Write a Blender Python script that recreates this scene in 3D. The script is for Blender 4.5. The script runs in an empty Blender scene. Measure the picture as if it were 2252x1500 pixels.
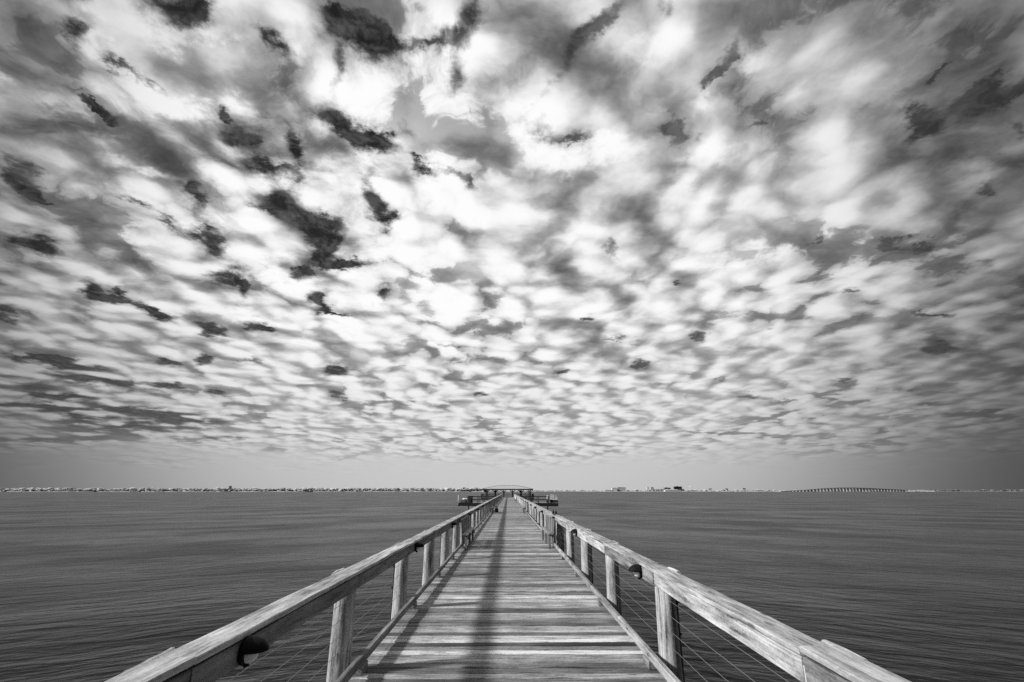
import bpy, math, random
from mathutils import Vector, Matrix
R = math.radians
random.seed(11)
scene = bpy.context.scene
COL = scene.collection

# ------------------------------------------------------------------ camera
EYE = 1.70                      # eye height above the deck boards (deck top is z = 0)
WATER_Z = -1.6
F_PX, W_PX = 1080.0, 2252.0
PITCH = math.atan(330.0 / F_PX)
YAW = math.atan(8.0 / F_PX)
cam = bpy.data.cameras.new('camera')
cam.sensor_width = 36.0
cam.lens = 36.0 * F_PX / W_PX
cam.clip_start = 0.05
cam.clip_end = 60000
cam_ob = bpy.data.objects.new('camera', cam)
COL.objects.link(cam_ob)
cam_ob.location = (0, 0, EYE)
cam_ob.rotation_euler = (R(90) + PITCH, 0, -YAW)
scene.camera = cam_ob

scene.view_settings.view_transform = 'Standard'
scene.view_settings.look = 'None'
scene.view_settings.exposure = 0.0
scene.view_settings.gamma = 1.0
scene.cycles.max_bounces = 6
scene.cycles.use_denoising = False

# ------------------------------------------------------------------ sun
SUN_DIR = Vector((-1.52, -0.44, 1.0)).normalized()     # towards the sun: left and slightly behind
SUN_EL = math.asin(SUN_DIR.z)
SUN_AZ = math.atan2(SUN_DIR.x, SUN_DIR.y)
sun = bpy.data.lights.new('sun', 'SUN')
sun.energy = 4.5
sun.angle = R(3.6)
sun.color = (1, 1, 1)
sun_ob = bpy.data.objects.new('sun', sun)
COL.objects.link(sun_ob)
sun_ob.rotation_euler = SUN_DIR.to_track_quat('Z', 'Y').to_euler()

# ------------------------------------------------------------------ node helper
class G:
    """tiny expression builder over a node tree"""
    def __init__(self, nt, dim='3D'): self.nt = nt; self.dim = dim
    def n(self, t, **kw):
        nd = self.nt.nodes.new(t)
        for k, v in kw.items(): setattr(nd, k, v)
        return nd
    def put(self, sock, v):
        if isinstance(v, bpy.types.NodeSocket): self.nt.links.new(v, sock)
        else: sock.default_value = v
    def m(self, op, a, b=0.0, c=0.0, clamp=False):
        nd = self.n('ShaderNodeMath', operation=op, use_clamp=clamp)
        self.put(nd.inputs[0], a); self.put(nd.inputs[1], b); self.put(nd.inputs[2], c)
        return nd.outputs[0]
    def v(self, op, a, b=(0, 0, 0), out=0):
        nd = self.n('ShaderNodeVectorMath', operation=op)
        self.put(nd.inputs[0], a)
        if op == 'SCALE': self.put(nd.inputs[3], b)
        else: self.put(nd.inputs[1], b)
        return nd.outputs[1] if op in ('DOT_PRODUCT', 'LENGTH') else nd.outputs[0]
    def sep(self, a):
        nd = self.n('ShaderNodeSeparateXYZ'); self.put(nd.inputs[0], a); return nd.outputs
    def comb(self, x, y, z=0.0):
        nd = self.n('ShaderNodeCombineXYZ')
        for i, q in enumerate((x, y, z)): self.put(nd.inputs[i], q)
        return nd.outputs[0]
    def rng(self, a, f0, f1, t0=0.0, t1=1.0, smooth=True):
        nd = self.n('ShaderNodeMapRange', interpolation_type='SMOOTHSTEP' if smooth else 'LINEAR')
        for i, q in enumerate((a, f0, f1, t0, t1)): self.put(nd.inputs[i], q)
        return nd.outputs[0]
    def noise(self, vec, scale, detail=4.0, rough=0.5, dist=0.0, col=False):
        nd = self.n('ShaderNodeTexNoise', noise_dimensions=self.dim)
        self.put(nd.inputs['Vector'], vec); self.put(nd.inputs['Scale'], scale)
        nd.inputs['Detail'].default_value = detail; nd.inputs['Roughness'].default_value = rough
        nd.inputs['Distortion'].default_value = dist
        return nd.outputs['Color' if col else 'Fac']
    def voro(self, vec, scale, smooth=0.0, feature=None):
        nd = self.n('ShaderNodeTexVoronoi', voronoi_dimensions=self.dim, feature=feature or ('SMOOTH_F1' if smooth else 'F1'))
        self.put(nd.inputs['Vector'], vec); self.put(nd.inputs['Scale'], scale)
        if smooth: nd.inputs['Smoothness'].default_value = smooth
        return nd.outputs['Distance']
    def mix(self, f, a, b):              # scalar mix
        nd = self.n('ShaderNodeMix', data_type='FLOAT')
        self.put(nd.inputs[0], f); self.put(nd.inputs[2], a); self.put(nd.inputs[3], b)
        return nd.outputs[0]

# ------------------------------------------------------------------ sky: a chart of the open gaps and of the
# bright and grey banks of the cloud sheet, in azimuth / elevation (one soft ellipse each)
GAPS = [[2.89,-0.78,2.02,-0.55,-3.85,1.88,0.3],[2.6,-0.03,-0.06,-0.13,-9.42,7.57,0.2],[9.45,-2.51,-6.72,-3.46,-7.35,6.64,0.2],[7.39,1.2,5.25,0.89,-18.5,3.07,0.3],[40.85,-0.77,35.5,19.61,-111.36,92.8,1.0],[48.1,-15.7,51.09,-15.64,-58.63,24.64,1.0],[18.45,2.47,11.53,16.76,-52.86,51.42,1.1],[40.92,12.56,18.52,32.3,-77.55,81.67,1.0],[27.69,-21.34,31.9,-31.22,-88.93,50.52,1.0],[24.16,-7.84,16.54,-0.23,-53.13,43.54,1.1],[16.75,-21.19,22.79,-15.02,-29.38,18.39,1.2],[71.35,12.99,19.96,6.21,-27.84,23.16,0.8],[13.93,-7.51,8.12,-4.67,-33.64,27.63,1.3],[31.97,-8.61,10.69,-1.13,-26.6,23.33,1.2],[13.91,5.88,-1.77,21.32,-95.21,83.21,0.8],[48.65,2.97,3.71,2.42,-36.62,29.02,0.9],[37.91,-21.43,43.09,-58.76,-107.07,21.76,0.9],[28.01,-8.42,25.75,-18.5,-101.17,49.21,1.1],[42.94,-11.93,40.95,-40.5,-160.97,59.71,0.9],[88.87,20.52,41.74,46.98,-137.34,115.66,0.8],[48.66,10.26,21.88,34.27,-110.99,86.75,0.8],[69.6,28.24,16.4,14.71,-35.43,28.83,0.9],[20.05,-10.45,14.65,-12.7,-55.18,32.63,1.1],[26.55,-14.71,17.98,-14.35,-52.92,30.18,1.1],[17.03,0.41,8.33,8.87,-71.72,45.38,1.2],[21.54,-18.44,20.3,-20.59,-27.94,5.0,1.2],[37.49,-13.79,26.23,-26.48,-90.96,31.8,1.0],[25.2,-5.81,13.54,-8.29,-59.34,26.26,1.2],[17.57,-22.65,17.67,-39.38,-32.76,-0.33,1.2],[23.01,2.65,7.01,16.53,-115.58,55.51,1.1],[60.94,19.61,7.12,5.68,-19.26,12.35,0.9],[32.14,-3.42,10.25,-3.37,-96.89,49.09,0.9],[86.04,17.7,45.91,13.33,-43.49,29.46,0.9],[27.35,3.08,15.71,14.66,-81.55,44.51,1.2],[34.22,-17.23,27.1,-44.85,-80.06,7.08,1.0],[59.93,-14.62,49.0,-33.3,-121.77,31.98,1.0],[49.65,-21.83,42.74,-91.09,-172.55,14.38,0.9],[39.58,-18.1,41.9,-48.95,-61.31,-15.13,0.8],[91.77,-2.3,77.68,-11.35,-192.87,70.08,0.9],[42.63,-4.4,36.17,-16.64,-68.41,10.24,1.0],[73.11,15.63,49.39,14.48,-53.21,27.37,0.9],[27.23,-2.29,19.92,-22.19,-115.73,18.56,1.2],[31.77,-0.56,20.99,-12.23,-149.4,34.79,1.2],[81.66,-2.33,68.09,-17.65,-78.91,4.98,1.0],[37.44,-5.81,22.91,-11.94,-68.81,18.39,1.0],[65.54,8.84,24.6,13.77,-83.92,38.76,1.0],[78.0,9.65,27.61,7.36,-52.66,21.62,1.0],[33.83,-12.08,20.27,-37.88,-87.57,6.86,1.0],[44.87,0.52,25.44,-3.68,-115.82,29.16,1.0],[71.84,6.33,17.39,7.46,-74.82,30.37,0.9],[41.3,-2.58,15.75,-13.21,-229.64,71.49,0.9],[34.19,-21.03,20.13,-30.84,-91.6,51.24,0.8],[16.13,-8.46,7.23,-29.91,-100.89,57.87,0.8],[133.5,-0.31,70.94,0.1,-47.65,16.73,0.7],[29.86,-0.95,-1.77,-1.61,-43.28,31.14,1.1],[30.46,-1.78,-3.32,-7.51,-106.52,74.98,0.9],[51.86,-51.23,33.2,-10.07,-23.14,18.82,0.8],[30.53,-71.7,54.26,-12.18,-16.74,17.13,0.9],[49.17,17.55,-35.11,0.23,-44.99,38.24,1.0],[58.17,-78.37,29.94,-27.49,-35.86,41.87,0.9],[35.19,21.24,-32.81,21.01,-91.57,57.79,1.0],[23.42,-24.22,7.28,-27.5,-40.35,37.24,1.1],[88.25,-14.23,-29.43,-25.37,-116.74,84.65,0.9],[27.2,-10.57,-8.32,-61.0,-143.96,126.06,0.8],[59.92,15.62,-60.02,37.53,-189.5,84.8,0.8],[61.42,-16.27,-39.76,-25.1,-55.51,50.98,0.9],[28.95,-1.81,-24.76,-15.24,-80.59,57.3,1.0],[32.28,-2.83,-26.48,-10.87,-64.55,38.85,1.0],[135.51,-34.19,-100.26,-39.13,-91.61,72.94,0.9],[143.44,-39.52,-110.12,-39.1,-76.27,72.15,0.9],[20.98,-23.2,5.87,-67.15,-74.48,50.82,1.0],[85.57,-16.13,-45.85,-41.57,-158.81,93.04,0.8],[48.97,-40.21,-19.65,-114.96,-99.37,121.49,0.9],[71.86,5.17,-55.77,19.93,-156.85,42.69,0.9],[98.41,-22.73,-74.12,-21.09,-66.22,38.53,0.8],[79.35,-8.56,-24.66,-28.87,-228.4,99.05,0.8],[70.97,-25.1,-37.84,-110.95,-244.3,153.78,0.8],[80.12,-3.95,-12.02,-6.94,-136.68,47.72,0.9],[28.19,-4.49,-5.3,-27.52,-182.16,60.17,0.9],[65.37,-7.34,-22.97,-15.32,-143.4,46.84,0.9],[130.61,-19.33,-61.14,-29.89,-200.8,72.61,0.9],[44.56,-22.89,-27.99,-43.38,-59.5,45.1,1.0],[28.05,-10.9,-18.19,-97.87,-183.46,121.51,0.9],[55.86,-4.33,-13.89,-8.56,-139.47,35.7,0.8],[88.81,-10.62,-34.86,-16.8,-195.85,46.78,0.9],[50.06,-7.43,-25.17,-21.54,-250.38,49.67,1.0],[76.26,-13.01,-44.11,-22.72,-185.46,47.63,0.9],[59.02,-11.24,-39.61,-34.06,-352.99,65.57,0.8],[43.54,-5.7,-19.05,-24.25,-301.8,61.98,0.8],[53.18,-1.72,-5.71,-5.33,-217.91,51.66,0.6],[15.8,1.23,11.84,-9.86,-167.94,23.4,1.0],[18.73,1.54,12.77,-6.32,-159.08,21.8,1.1],[26.05,4.3,18.78,11.75,-212.9,37.7,1.1],[32.03,3.8,19.36,8.21,-224.16,42.94,0.9],[18.1,2.03,10.67,-0.33,-75.44,8.34,1.5],[18.91,2.8,12.57,0.98,-120.7,11.63,1.2],[20.3,3.7,14.99,16.65,-253.43,42.72,1.0],[14.09,3.05,10.07,19.16,-214.83,29.65,1.2],[24.06,2.45,12.11,-2.14,-259.64,21.89,0.6],[55.78,-0.85,27.7,-12.52,-175.58,33.89,0.9],[80.56,13.23,42.8,14.32,-105.3,30.97,1.0],[49.21,5.04,15.63,6.83,-88.13,21.81,1.0],[30.33,-13.15,7.69,-68.0,-167.44,39.59,1.0],[66.92,1.23,3.43,1.56,-136.8,25.85,0.9],[39.51,3.78,16.89,-0.89,-251.18,17.72,1.0],[55.34,-2.61,34.71,-31.99,-190.57,18.64,0.9],[80.36,6.34,42.45,-0.19,-256.26,42.1,0.9],[52.21,-12.84,19.76,-38.11,-125.31,9.08,0.8],[31.29,5.33,21.69,14.39,-293.49,42.16,1.0],[42.12,6.48,26.45,14.44,-276.92,44.1,1.0]]
TONES = [[8.51,0.34,5.06,3.72,-18.33,15.09,-0.38],[11.03,2.62,6.25,11.3,-29.87,24.27,-0.36],[11.94,-7.53,14.73,-13.31,-13.82,-4.0,-0.42],[12.02,-1.45,10.14,-3.4,-24.43,8.6,-0.3],[17.36,4.27,13.36,4.12,-10.72,7.37,-0.25],[13.16,0.66,8.65,1.86,-27.05,11.41,-0.12],[6.27,0.66,-3.82,-0.79,-13.62,9.36,-0.22],[3.25,-0.94,-1.54,-5.53,-13.71,13.93,-0.3],[9.65,-2.97,-7.16,-3.61,-6.04,6.84,-0.4],[9.75,-2.32,-7.32,-2.01,-5.61,3.68,-0.22],[7.32,-1.49,-5.26,-1.23,-9.06,2.29,-0.1],[10.15,3.37,7.04,11.11,-17.79,21.57,-0.35],[10.92,-1.02,-1.33,-1.74,-18.07,15.07,-0.1],[20.1,-6.46,19.98,-15.24,-35.79,5.7,-0.25],[7.0,0.95,-2.1,0.86,-19.77,11.31,-0.12],[7.45,-0.54,-0.86,-1.58,-19.3,14.8,-0.06],[15.33,3.29,5.38,9.78,-35.09,30.2,-0.12],[6.63,-4.28,4.8,-2.83,-10.98,7.27,0.6],[10.15,0.53,0.86,1.33,-21.16,14.69,0.28],[13.89,1.83,3.92,2.88,-16.36,10.55,0.42],[16.32,3.12,8.03,5.86,-21.24,13.66,0.4],[12.07,1.74,4.84,3.51,-19.8,9.38,0.3],[10.05,0.87,6.58,12.5,-45.83,41.91,0.25],[7.75,1.86,3.96,19.54,-53.16,45.24,0.4],[14.16,0.46,9.72,8.46,-69.95,40.76,0.35],[6.64,-0.39,-0.79,-3.05,-41.43,27.71,0.35],[6.49,0.45,0.96,1.17,-13.09,7.64,0.25],[11.54,-3.29,4.8,-3.88,-18.48,7.25,0.3],[34.53,6.5,8.72,7.81,-36.21,31.53,0.35],[49.35,59.27,2.65,37.42,-26.93,48.16,0.35],[44.11,10.05,15.05,12.14,-42.54,38.26,0.35],[46.07,8.3,16.8,9.01,-36.12,26.82,0.3],[8.84,5.75,-8.59,11.83,-41.32,24.05,0.28],[16.69,9.81,-12.46,13.7,-36.75,16.14,0.25],[9.55,0.84,-5.13,2.95,-60.82,24.36,0.22],[7.24,0.34,0.87,0.85,-15.77,6.61,0.22],[19.13,2.11,6.12,2.66,-22.83,8.48,0.3],[13.13,-1.92,-2.66,-8.86,-55.12,46.49,0.15],[45.55,10.08,29.3,17.28,-52.52,33.81,0.3],[50.41,-17.23,55.31,-45.59,-94.88,12.46,0.3],[38.75,-6.27,36.3,-14.77,-96.82,40.05,0.2],[8.02,-0.16,-0.43,-0.46,-18.98,9.95,0.14],[6.29,0.63,-1.97,1.61,-22.36,8.16,0.14],[6.0,0.69,2.11,1.94,-19.25,5.7,0.12],[8.72,0.46,1.27,0.98,-18.25,6.32,0.2],[3.57,-0.0,-0.04,-0.01,-18.26,3.21,0.08],[10.09,-0.22,-6.94,-0.5,-68.05,23.72,0.12],[17.9,11.23,-15.82,29.58,-70.04,27.46,0.12]]


def build_world():
    w = bpy.data.worlds.new('World'); scene.world = w; w.use_nodes = True
    nt = w.node_tree; nt.nodes.clear(); g = G(nt, '2D')
    D = g.n('ShaderNodeTexCoord').outputs['Generated']
    D = g.v('NORMALIZE', D)
    dx, dy, dz = g.sep(D)
    zc = g.m('ADD', g.m('MAXIMUM', dz, 0.0), 0.12)       # a gently domed sheet
    U = g.m('DIVIDE', dx, zc); V = g.m('DIVIDE', dy, zc)
    P = g.comb(U, V)
    wob = g.v('SUBTRACT', g.noise(P, 3.5, 4, 0.55, col=True), (0.5, 0.5, 0.5))
    P1 = g.v('ADD', P, g.v('SCALE', wob, 0.07))
    P1 = g.v('ADD', P1, g.v('SCALE', g.v('SUBTRACT', g.noise(P, 0.9, 2, 0.5, col=True), (.5, .5, .5)), 0.16))
    P1 = g.v('MULTIPLY', P1, (1.0, 0.9, 1.0))
    # azimuth / elevation with ragged warp
    az = g.m('ARCTAN2', dx, dy)
    el = g.m('ARCSINE', dz)
    rag = g.v('SUBTRACT', g.noise(P, 6.5, 7, 0.66, col=True), (0.5, 0.5, 0.5))
    rx, ry, rz = g.sep(rag)
    amp = g.rng(el, 0.0, 0.6, 0.008, 0.11, False)
    ampy = g.rng(el, 0.0, 0.6, 0.004, 0.11, False)
    A = g.comb(g.m('MULTIPLY_ADD', rx, amp, az), g.m('MULTIPLY_ADD', ry, ampy, el), 1.0)
    acc = None
    def blobs(tab, V3):
        acc = None
        for t in tab:
            d1 = g.v('DOT_PRODUCT', V3, tuple(t[0:3])); d2 = g.v('DOT_PRODUCT', V3, tuple(t[3:6]))
            q = g.m('MULTIPLY_ADD', d2, d2, g.m('MULTIPLY', d1, d1))
            e = g.m('POWER', 0.3679, q)
            acc = g.m('MULTIPLY', e, t[6]) if acc is None else g.m('MULTIPLY_ADD', e, t[6], acc)
        return acc
    gap = blobs(GAPS, A)
    A2 = g.comb(g.m('MULTIPLY_ADD', rx, g.m('MULTIPLY', amp, 1.4), az), g.m('MULTIPLY_ADD', ry, g.m('MULTIPLY', ampy, 1.4), el), 1.0)
    tone = blobs(TONES, A2)
    # puffs of the sheet and their sunward sides
    S = Vector((SUN_DIR.x, SUN_DIR.y, 0)).normalized() * 0.055
    S = Vector((SUN_DIR.x, SUN_DIR.y, 0)).normalized() * 0.045
    S = Vector((S.x - 0.02, S.y + 0.05, 0))
    small = g.v('ADD', P1, g.v('SCALE', wob, 0.10))
    def height(o):
        a = g.voro(g.v('ADD', P1, o), 4.6, 0.55); b = g.voro(g.v('ADD', small, o), 9.5, 0.3)
        n_ = g.noise(g.v('ADD', P1, o), 7.0, 5, 0.55)
        return a, g.m('MULTIPLY_ADD', n_, -0.40, g.m('MULTIPLY_ADD', b, 0.34, g.m('MULTIPLY_ADD', a, 0.70, 0.20)))
    pf, h0 = height((0, 0, 0)); _, h1 = height((S.x, S.y, 0))
    lit = g.m('SUBTRACT', h1, h0)
    big = g.noise(P1, 1.2, 3, 0.5)
    med = g.noise(P1, 4.0, 4, 0.5)
    fine = g.noise(g.v('ADD', P, g.v('SCALE', wob, 0.1)), 12.0, 6, 0.6)
    T = g.m('MULTIPLY_ADD', tone, 0.85, 0.81)
    T = g.m('MULTIPLY_ADD', g.m('SUBTRACT', big, 0.5), 0.16, T)
    T = g.m('MULTIPLY_ADD', g.m('SUBTRACT', med, 0.5), 0.18, T)
    T = g.m('MULTIPLY_ADD', g.m('SUBTRACT', fine, 0.5), 0.12, T)
    kr = g.m('MULTIPLY', g.rng(az, -0.1, 0.5, 0.85, 0.62), g.rng(el, 0.25, 0.7, 0.88, 0.95))
    T = g.m('MULTIPLY_ADD', lit, kr, T)
    T = g.m('MULTIPLY_ADD', g.m('SUBTRACT', 0.36, h0), g.m('MULTIPLY', kr, 0.72), T)
    T = g.m('SMOOTH_MAX', T, g.m('MULTIPLY_ADD', g.m('SUBTRACT', g.m('ADD', big, fine), 1.0), 0.55, 0.50), 0.35)
    T = g.m('SMOOTH_MIN', T, 0.95, 0.3)
    wisp = g.noise(g.v('ADD', P, g.v('SCALE', wob, 0.25)), 17.0, 7, 0.66)
    gfull = g.m('MULTIPLY_ADD', g.m('SUBTRACT', wisp, 0.5), 1.3, gap)
    gk = g.m('MINIMUM', g.m('MULTIPLY', gap, 2.2), 1.0)
    gfull = g.m('MULTIPLY_ADD', g.m('SUBTRACT', h0, 0.33), g.m('MULTIPLY', gk, 3.2), g.m('MULTIPLY', gfull, 0.86))
    gm = g.rng(gfull, 0.05, 1.30)
    # narrow breaks between cells
    crack = g.m('MULTIPLY', g.rng(g.m('MULTIPLY_ADD', g.m('SUBTRACT', wisp, 0.5), 0.5, h0), 0.47, 0.62), g.rng(big, 0.42, 0.6, 0.15, 0.6))
    gm = g.m('MULTIPLY', gm, g.rng(az, 0.0, 0.55, 1.0, 0.74))
    crack2 = g.m('MULTIPLY', g.rng(g.m('MULTIPLY_ADD', g.m('SUBTRACT', wisp, 0.5), 0.6, h0), 0.36, 0.56), g.rng(gap, 0.10, 0.50, 0.0, 0.85, False))
    gm = g.m('MAXIMUM', gm, g.m('MAXIMUM', crack, crack2))
    # clear sky in the gaps: the physical sky, seen in near-infrared (dark)
    nish = g.n('ShaderNodeTexSky', sky_type='NISHITA', sun_disc=False, sun_elevation=SUN_EL, sun_rotation=SUN_AZ)
    bw = g.n('ShaderNodeRGBToBW'); nt.links.new(nish.outputs[0], bw.inputs[0])
    clear = g.m('MULTIPLY', bw.outputs[0], 0.1 * 0.10)
    clear = g.m('MULTIPLY_ADD', g.rng(wisp, 0.35, 0.8), 0.08, clear)
    lin = g.m('POWER', g.m('MAXIMUM', T, 0.0), 2.2)
    # pale veil above the horizon, brightest ahead and a little left, dimmer to the sides
    side = g.rng(g.m('ABSOLUTE', g.m('ADD', az, 0.03)), 0.42, 1.02, 0.54, 0.24)
    veil = g.m('MULTIPLY', side, g.rng(fine, 0.1, 0.9, 0.97, 1.03, False))
    vf = g.rng(g.m('MULTIPLY_ADD', g.m('SUBTRACT', big, 0.5), 0.07, el), 0.030, 0.115, 1.0, 0.0)
    far = g.rng(el, 0.05, 0.34, 0.80, 0.0)                # distance greys the far cells
    sky = g.mix(far, lin, g.m('MULTIPLY_ADD', lin, 0.32, g.m('MULTIPLY', side, 0.70)))
    sky = g.mix(gm, sky, g.m('MULTIPLY_ADD', far, 0.06, clear))
    sky = g.mix(vf, sky, veil)
    # lens falloff painted into the sky; unseen sky behind dimmed, unseen zenith brightened for fill
    cdir = Vector((-0.03, 0.86, 0.48)).normalized()
    dt = g.v('DOT_PRODUCT', D, tuple(cdir))
    sky = g.m('MULTIPLY', sky, g.m('MAXIMUM', g.rng(dz, 0.80, 0.95, 0.0, 1.15), g.mix(g.rng(dt, 0.25, 0.60), 0.07, g.rng(dt, 0.56, 0.92, 0.27, 1.10))))
    bg = g.n('ShaderNodeBackground')
    rgb = g.n('ShaderNodeCombineColor')
    for i in range(3): nt.links.new(sky, rgb.inputs[i])
    nt.links.new(rgb.outputs[0], bg.inputs['Color'])
    bg.inputs['Strength'].default_value = 1.0
    out = g.n('ShaderNodeOutputWorld'); nt.links.new(bg.outputs[0], out.inputs[0])
    w.cycles.sampling_method = 'MANUAL'; w.cycles.sample_map_resolution = 256
build_world()
# ------------------------------------------------------------------ mesh collecting
class MB:
    """collects shapes into one mesh; every vertex carries a tone and a texture seed"""
    def __init__(self): self.v, self.f, self.t, self.s = [], [], [], []
    def add(self, vs, fs, tone=0.5, seed=0.0, smooth=False):
        b = len(self.v); self.v += [tuple(x) for x in vs]
        if isinstance(tone, (int, float)): tone = [tone] * len(vs)
        self.t += [(t, seed) for t in tone]
        self.f += [tuple(b + i for i in f) for f in fs]; self.s += [smooth] * len(fs)
    def box(self, x0, x1, y0, y1, z0, z1, tone=0.5, seed=0.0, ch=0.0):
        if ch <= 0:
            vs = [(x, y, z) for z in (z0, z1) for y in (y0, y1) for x in (x0, x1)]
            fs = [(0, 2, 3, 1), (4, 5, 7, 6), (0, 1, 5, 4), (2, 6, 7, 3), (0, 4, 6, 2), (1, 3, 7, 5)]
            self.add(vs, fs, tone, seed)
        else:
            self.plank((x0, (y0 + y1) / 2, (z0 + z1) / 2), (x1, (y0 + y1) / 2, (z0 + z1) / 2), y1 - y0, z1 - z0, 1, ch, 0, tone, seed)
    def plank(self, p0, p1, w, h, seg=1, ch=0.006, jit=0.0, tone=0.5, seed=0.0, up=(0, 0, 1), twist=0.0, rnd=random, grad=0.0, edge=0.0, slope=0.0):
        """chamfered board between two points, w across, h along 'up'"""
        p0, p1 = Vector(p0), Vector(p1); d = (p1 - p0).normalized(); up = Vector(up)
        sd = d.cross(up).normalized(); up = sd.cross(d).normalized()
        a, b = w / 2, h / 2
        prof = [(-a + ch, -b), (a - ch, -b), (a, -b + ch), (a, b - ch), (a - ch, b), (0, b), (-a + ch, b), (-a, b - ch), (-a, -b + ch)]
        n = len(prof); vs = []; tn = []
        ox = oz = ea = eb = 0.0
        tt = tone
        for i in range(seg + 1):
            c = p0.lerp(p1, i / seg)
            ox = ox * .7 + rnd.uniform(-jit, jit); oz = oz * .7 + rnd.uniform(-jit, jit)
            ea = ea * .5 + rnd.uniform(-edge, edge); eb = eb * .5 + rnd.uniform(-edge, edge)
            tt = tt + rnd.uniform(-grad, grad) + (tone - tt) * .2
            tw = twist * (i / seg - .5); ct, st = math.cos(tw), math.sin(tw)
            for (x, z) in prof:
                if x > 0: x2 = x + ea
                elif x < 0: x2 = x + eb
                else: x2 = x
                X, Z = x2 * ct - z * st, x2 * st + z * ct
                vs.append(c + sd * (X + ox) + up * (Z + oz)); tn.append(tt * (1 + slope * (i / seg - .5)))
        fs = [(i * n + j, i * n + (j + 1) % n, (i + 1) * n + (j + 1) % n, (i + 1) * n + j) for i in range(seg) for j in range(n)]
        fs = [f[::-1] for f in fs]
        fs += [tuple(range(n)), tuple(seg * n + j for j in range(n))[::-1]]
        self.add(vs, fs, tn, seed)
    def tube(self, pts, rads, n=12, tone=0.5, seed=0.0, jit=0.0, cap=True, smooth=True, rnd=random):
        pts = [Vector(p) for p in pts]
        if isinstance(rads, (int, float)): rads = [rads] * len(pts)
        d = (pts[-1] - pts[0]).normalized()
        ref = Vector((0, 0, 1)) if abs(d.z) < .9 else Vector((1, 0, 0))
        s = d.cross(ref).normalized(); u = s.cross(d).normalized()
        bump = [rnd.uniform(-jit, jit) for _ in range(n)]
        vs = []
        for p, r in zip(pts, rads):
            for k in range(n):
                a = 2 * math.pi * k / n; rr = r + bump[k] + rnd.uniform(-jit, jit) * .4
                vs.append(p + s * (math.cos(a) * rr) + u * (math.sin(a) * rr))
        m = len(pts)
        fs = [(i * n + k, i * n + (k + 1) % n, (i + 1) * n + (k + 1) % n, (i + 1) * n + k) for i in range(m - 1) for k in range(n)]
        self.add(vs, fs, tone, seed, smooth)
        if cap:
            b = len(self.v) - len(vs)
            self.f += [tuple(b + k for k in range(n))[::-1], tuple(b + (m - 1) * n + k for k in range(n))]; self.s += [False, False]
    def lathe(self, c, axis, prof, n=24, tone=0.5, squash=(1, 1), a0=0.0, a1=2 * math.pi, smooth=True):
        """profile of (radius, along) round an axis"""
        c = Vector(c); d = Vector(axis).normalized()
        ref = Vector((0, 0, 1)) if abs(d.z) < .9 else Vector((0, 1, 0))
        s = d.cross(ref).normalized(); u = s.cross(d).normalized()
        full = abs(a1 - a0 - 2 * math.pi) < 1e-6; k = n if full else n + 1
        vs = [c + d * h + s * (math.cos(a0 + (a1 - a0) * i / n) * r * squash[0]) + u * (math.sin(a0 + (a1 - a0) * i / n) * r * squash[1]) for (r, h) in prof for i in range(k)]
        fs = [(j * k + i, j * k + (i + 1) % k, (j + 1) * k + (i + 1) % k, (j + 1) * k + i) for j in range(len(prof) - 1) for i in range(n)]
        self.add(vs, fs, tone, 0, smooth)
    def build(self, name, mat, parent=None, loc=(0, 0, 0)):
        me = bpy.data.meshes.new(name); me.from_pydata(self.v, [], self.f)
        at = me.color_attributes.new('tone', 'FLOAT_COLOR', 'POINT')
        buf = []
        for (t, s) in self.t: buf += [t, s, 0.0, 1.0]
        at.data.foreach_set('color', buf)
        me.polygons.foreach_set('use_smooth', self.s)
        me.update(); me.materials.append(mat)
        o = bpy.data.objects.new(name, me); COL.objects.link(o); o.location = loc
        if parent: o.parent = parent
        return o

def empty(name, loc=(0, 0, 0)):
    o = bpy.data.objects.new(name, None); COL.objects.link(o); o.location = loc; o.empty_display_size = .2; return o
def tag(o, label=None, cat=None, group=None, kind=None):
    if label: o['label'] = label
    if cat: o['category'] = cat
    if group: o['group'] = group
    if kind: o['kind'] = kind
    return o
def copy_tree(o, parent=None):
    c = o.copy(); COL.objects.link(c)
    if parent: c.parent = parent
    for ch in list(o.children): copy_tree(ch, c)
    return c

# ------------------------------------------------------------------ materials
def new_mat(name, rough=0.7, spec=0.3):
    m = bpy.data.materials.new(name); m.use_nodes = True
    nt = m.node_tree; b = nt.nodes['Principled BSDF']
    b.inputs['Roughness'].default_value = rough
    b.inputs['Specular IOR Level'].default_value = spec
    return m, G(nt), b
def put_col(g, b, val):
    cc = g.n('ShaderNodeCombineColor')
    for i in range(3): g.put(cc.inputs[i], val)
    g.nt.links.new(cc.outputs[0], b.inputs['Base Color'])
def bump(g, b, h, strength, dist):
    bn = g.n('ShaderNodeBump'); bn.inputs['Strength'].default_value = strength; bn.inputs['Distance'].default_value = dist
    g.put(bn.inputs['Height'], h); g.nt.links.new(bn.outputs[0], b.inputs['Normal']); return bn

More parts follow.
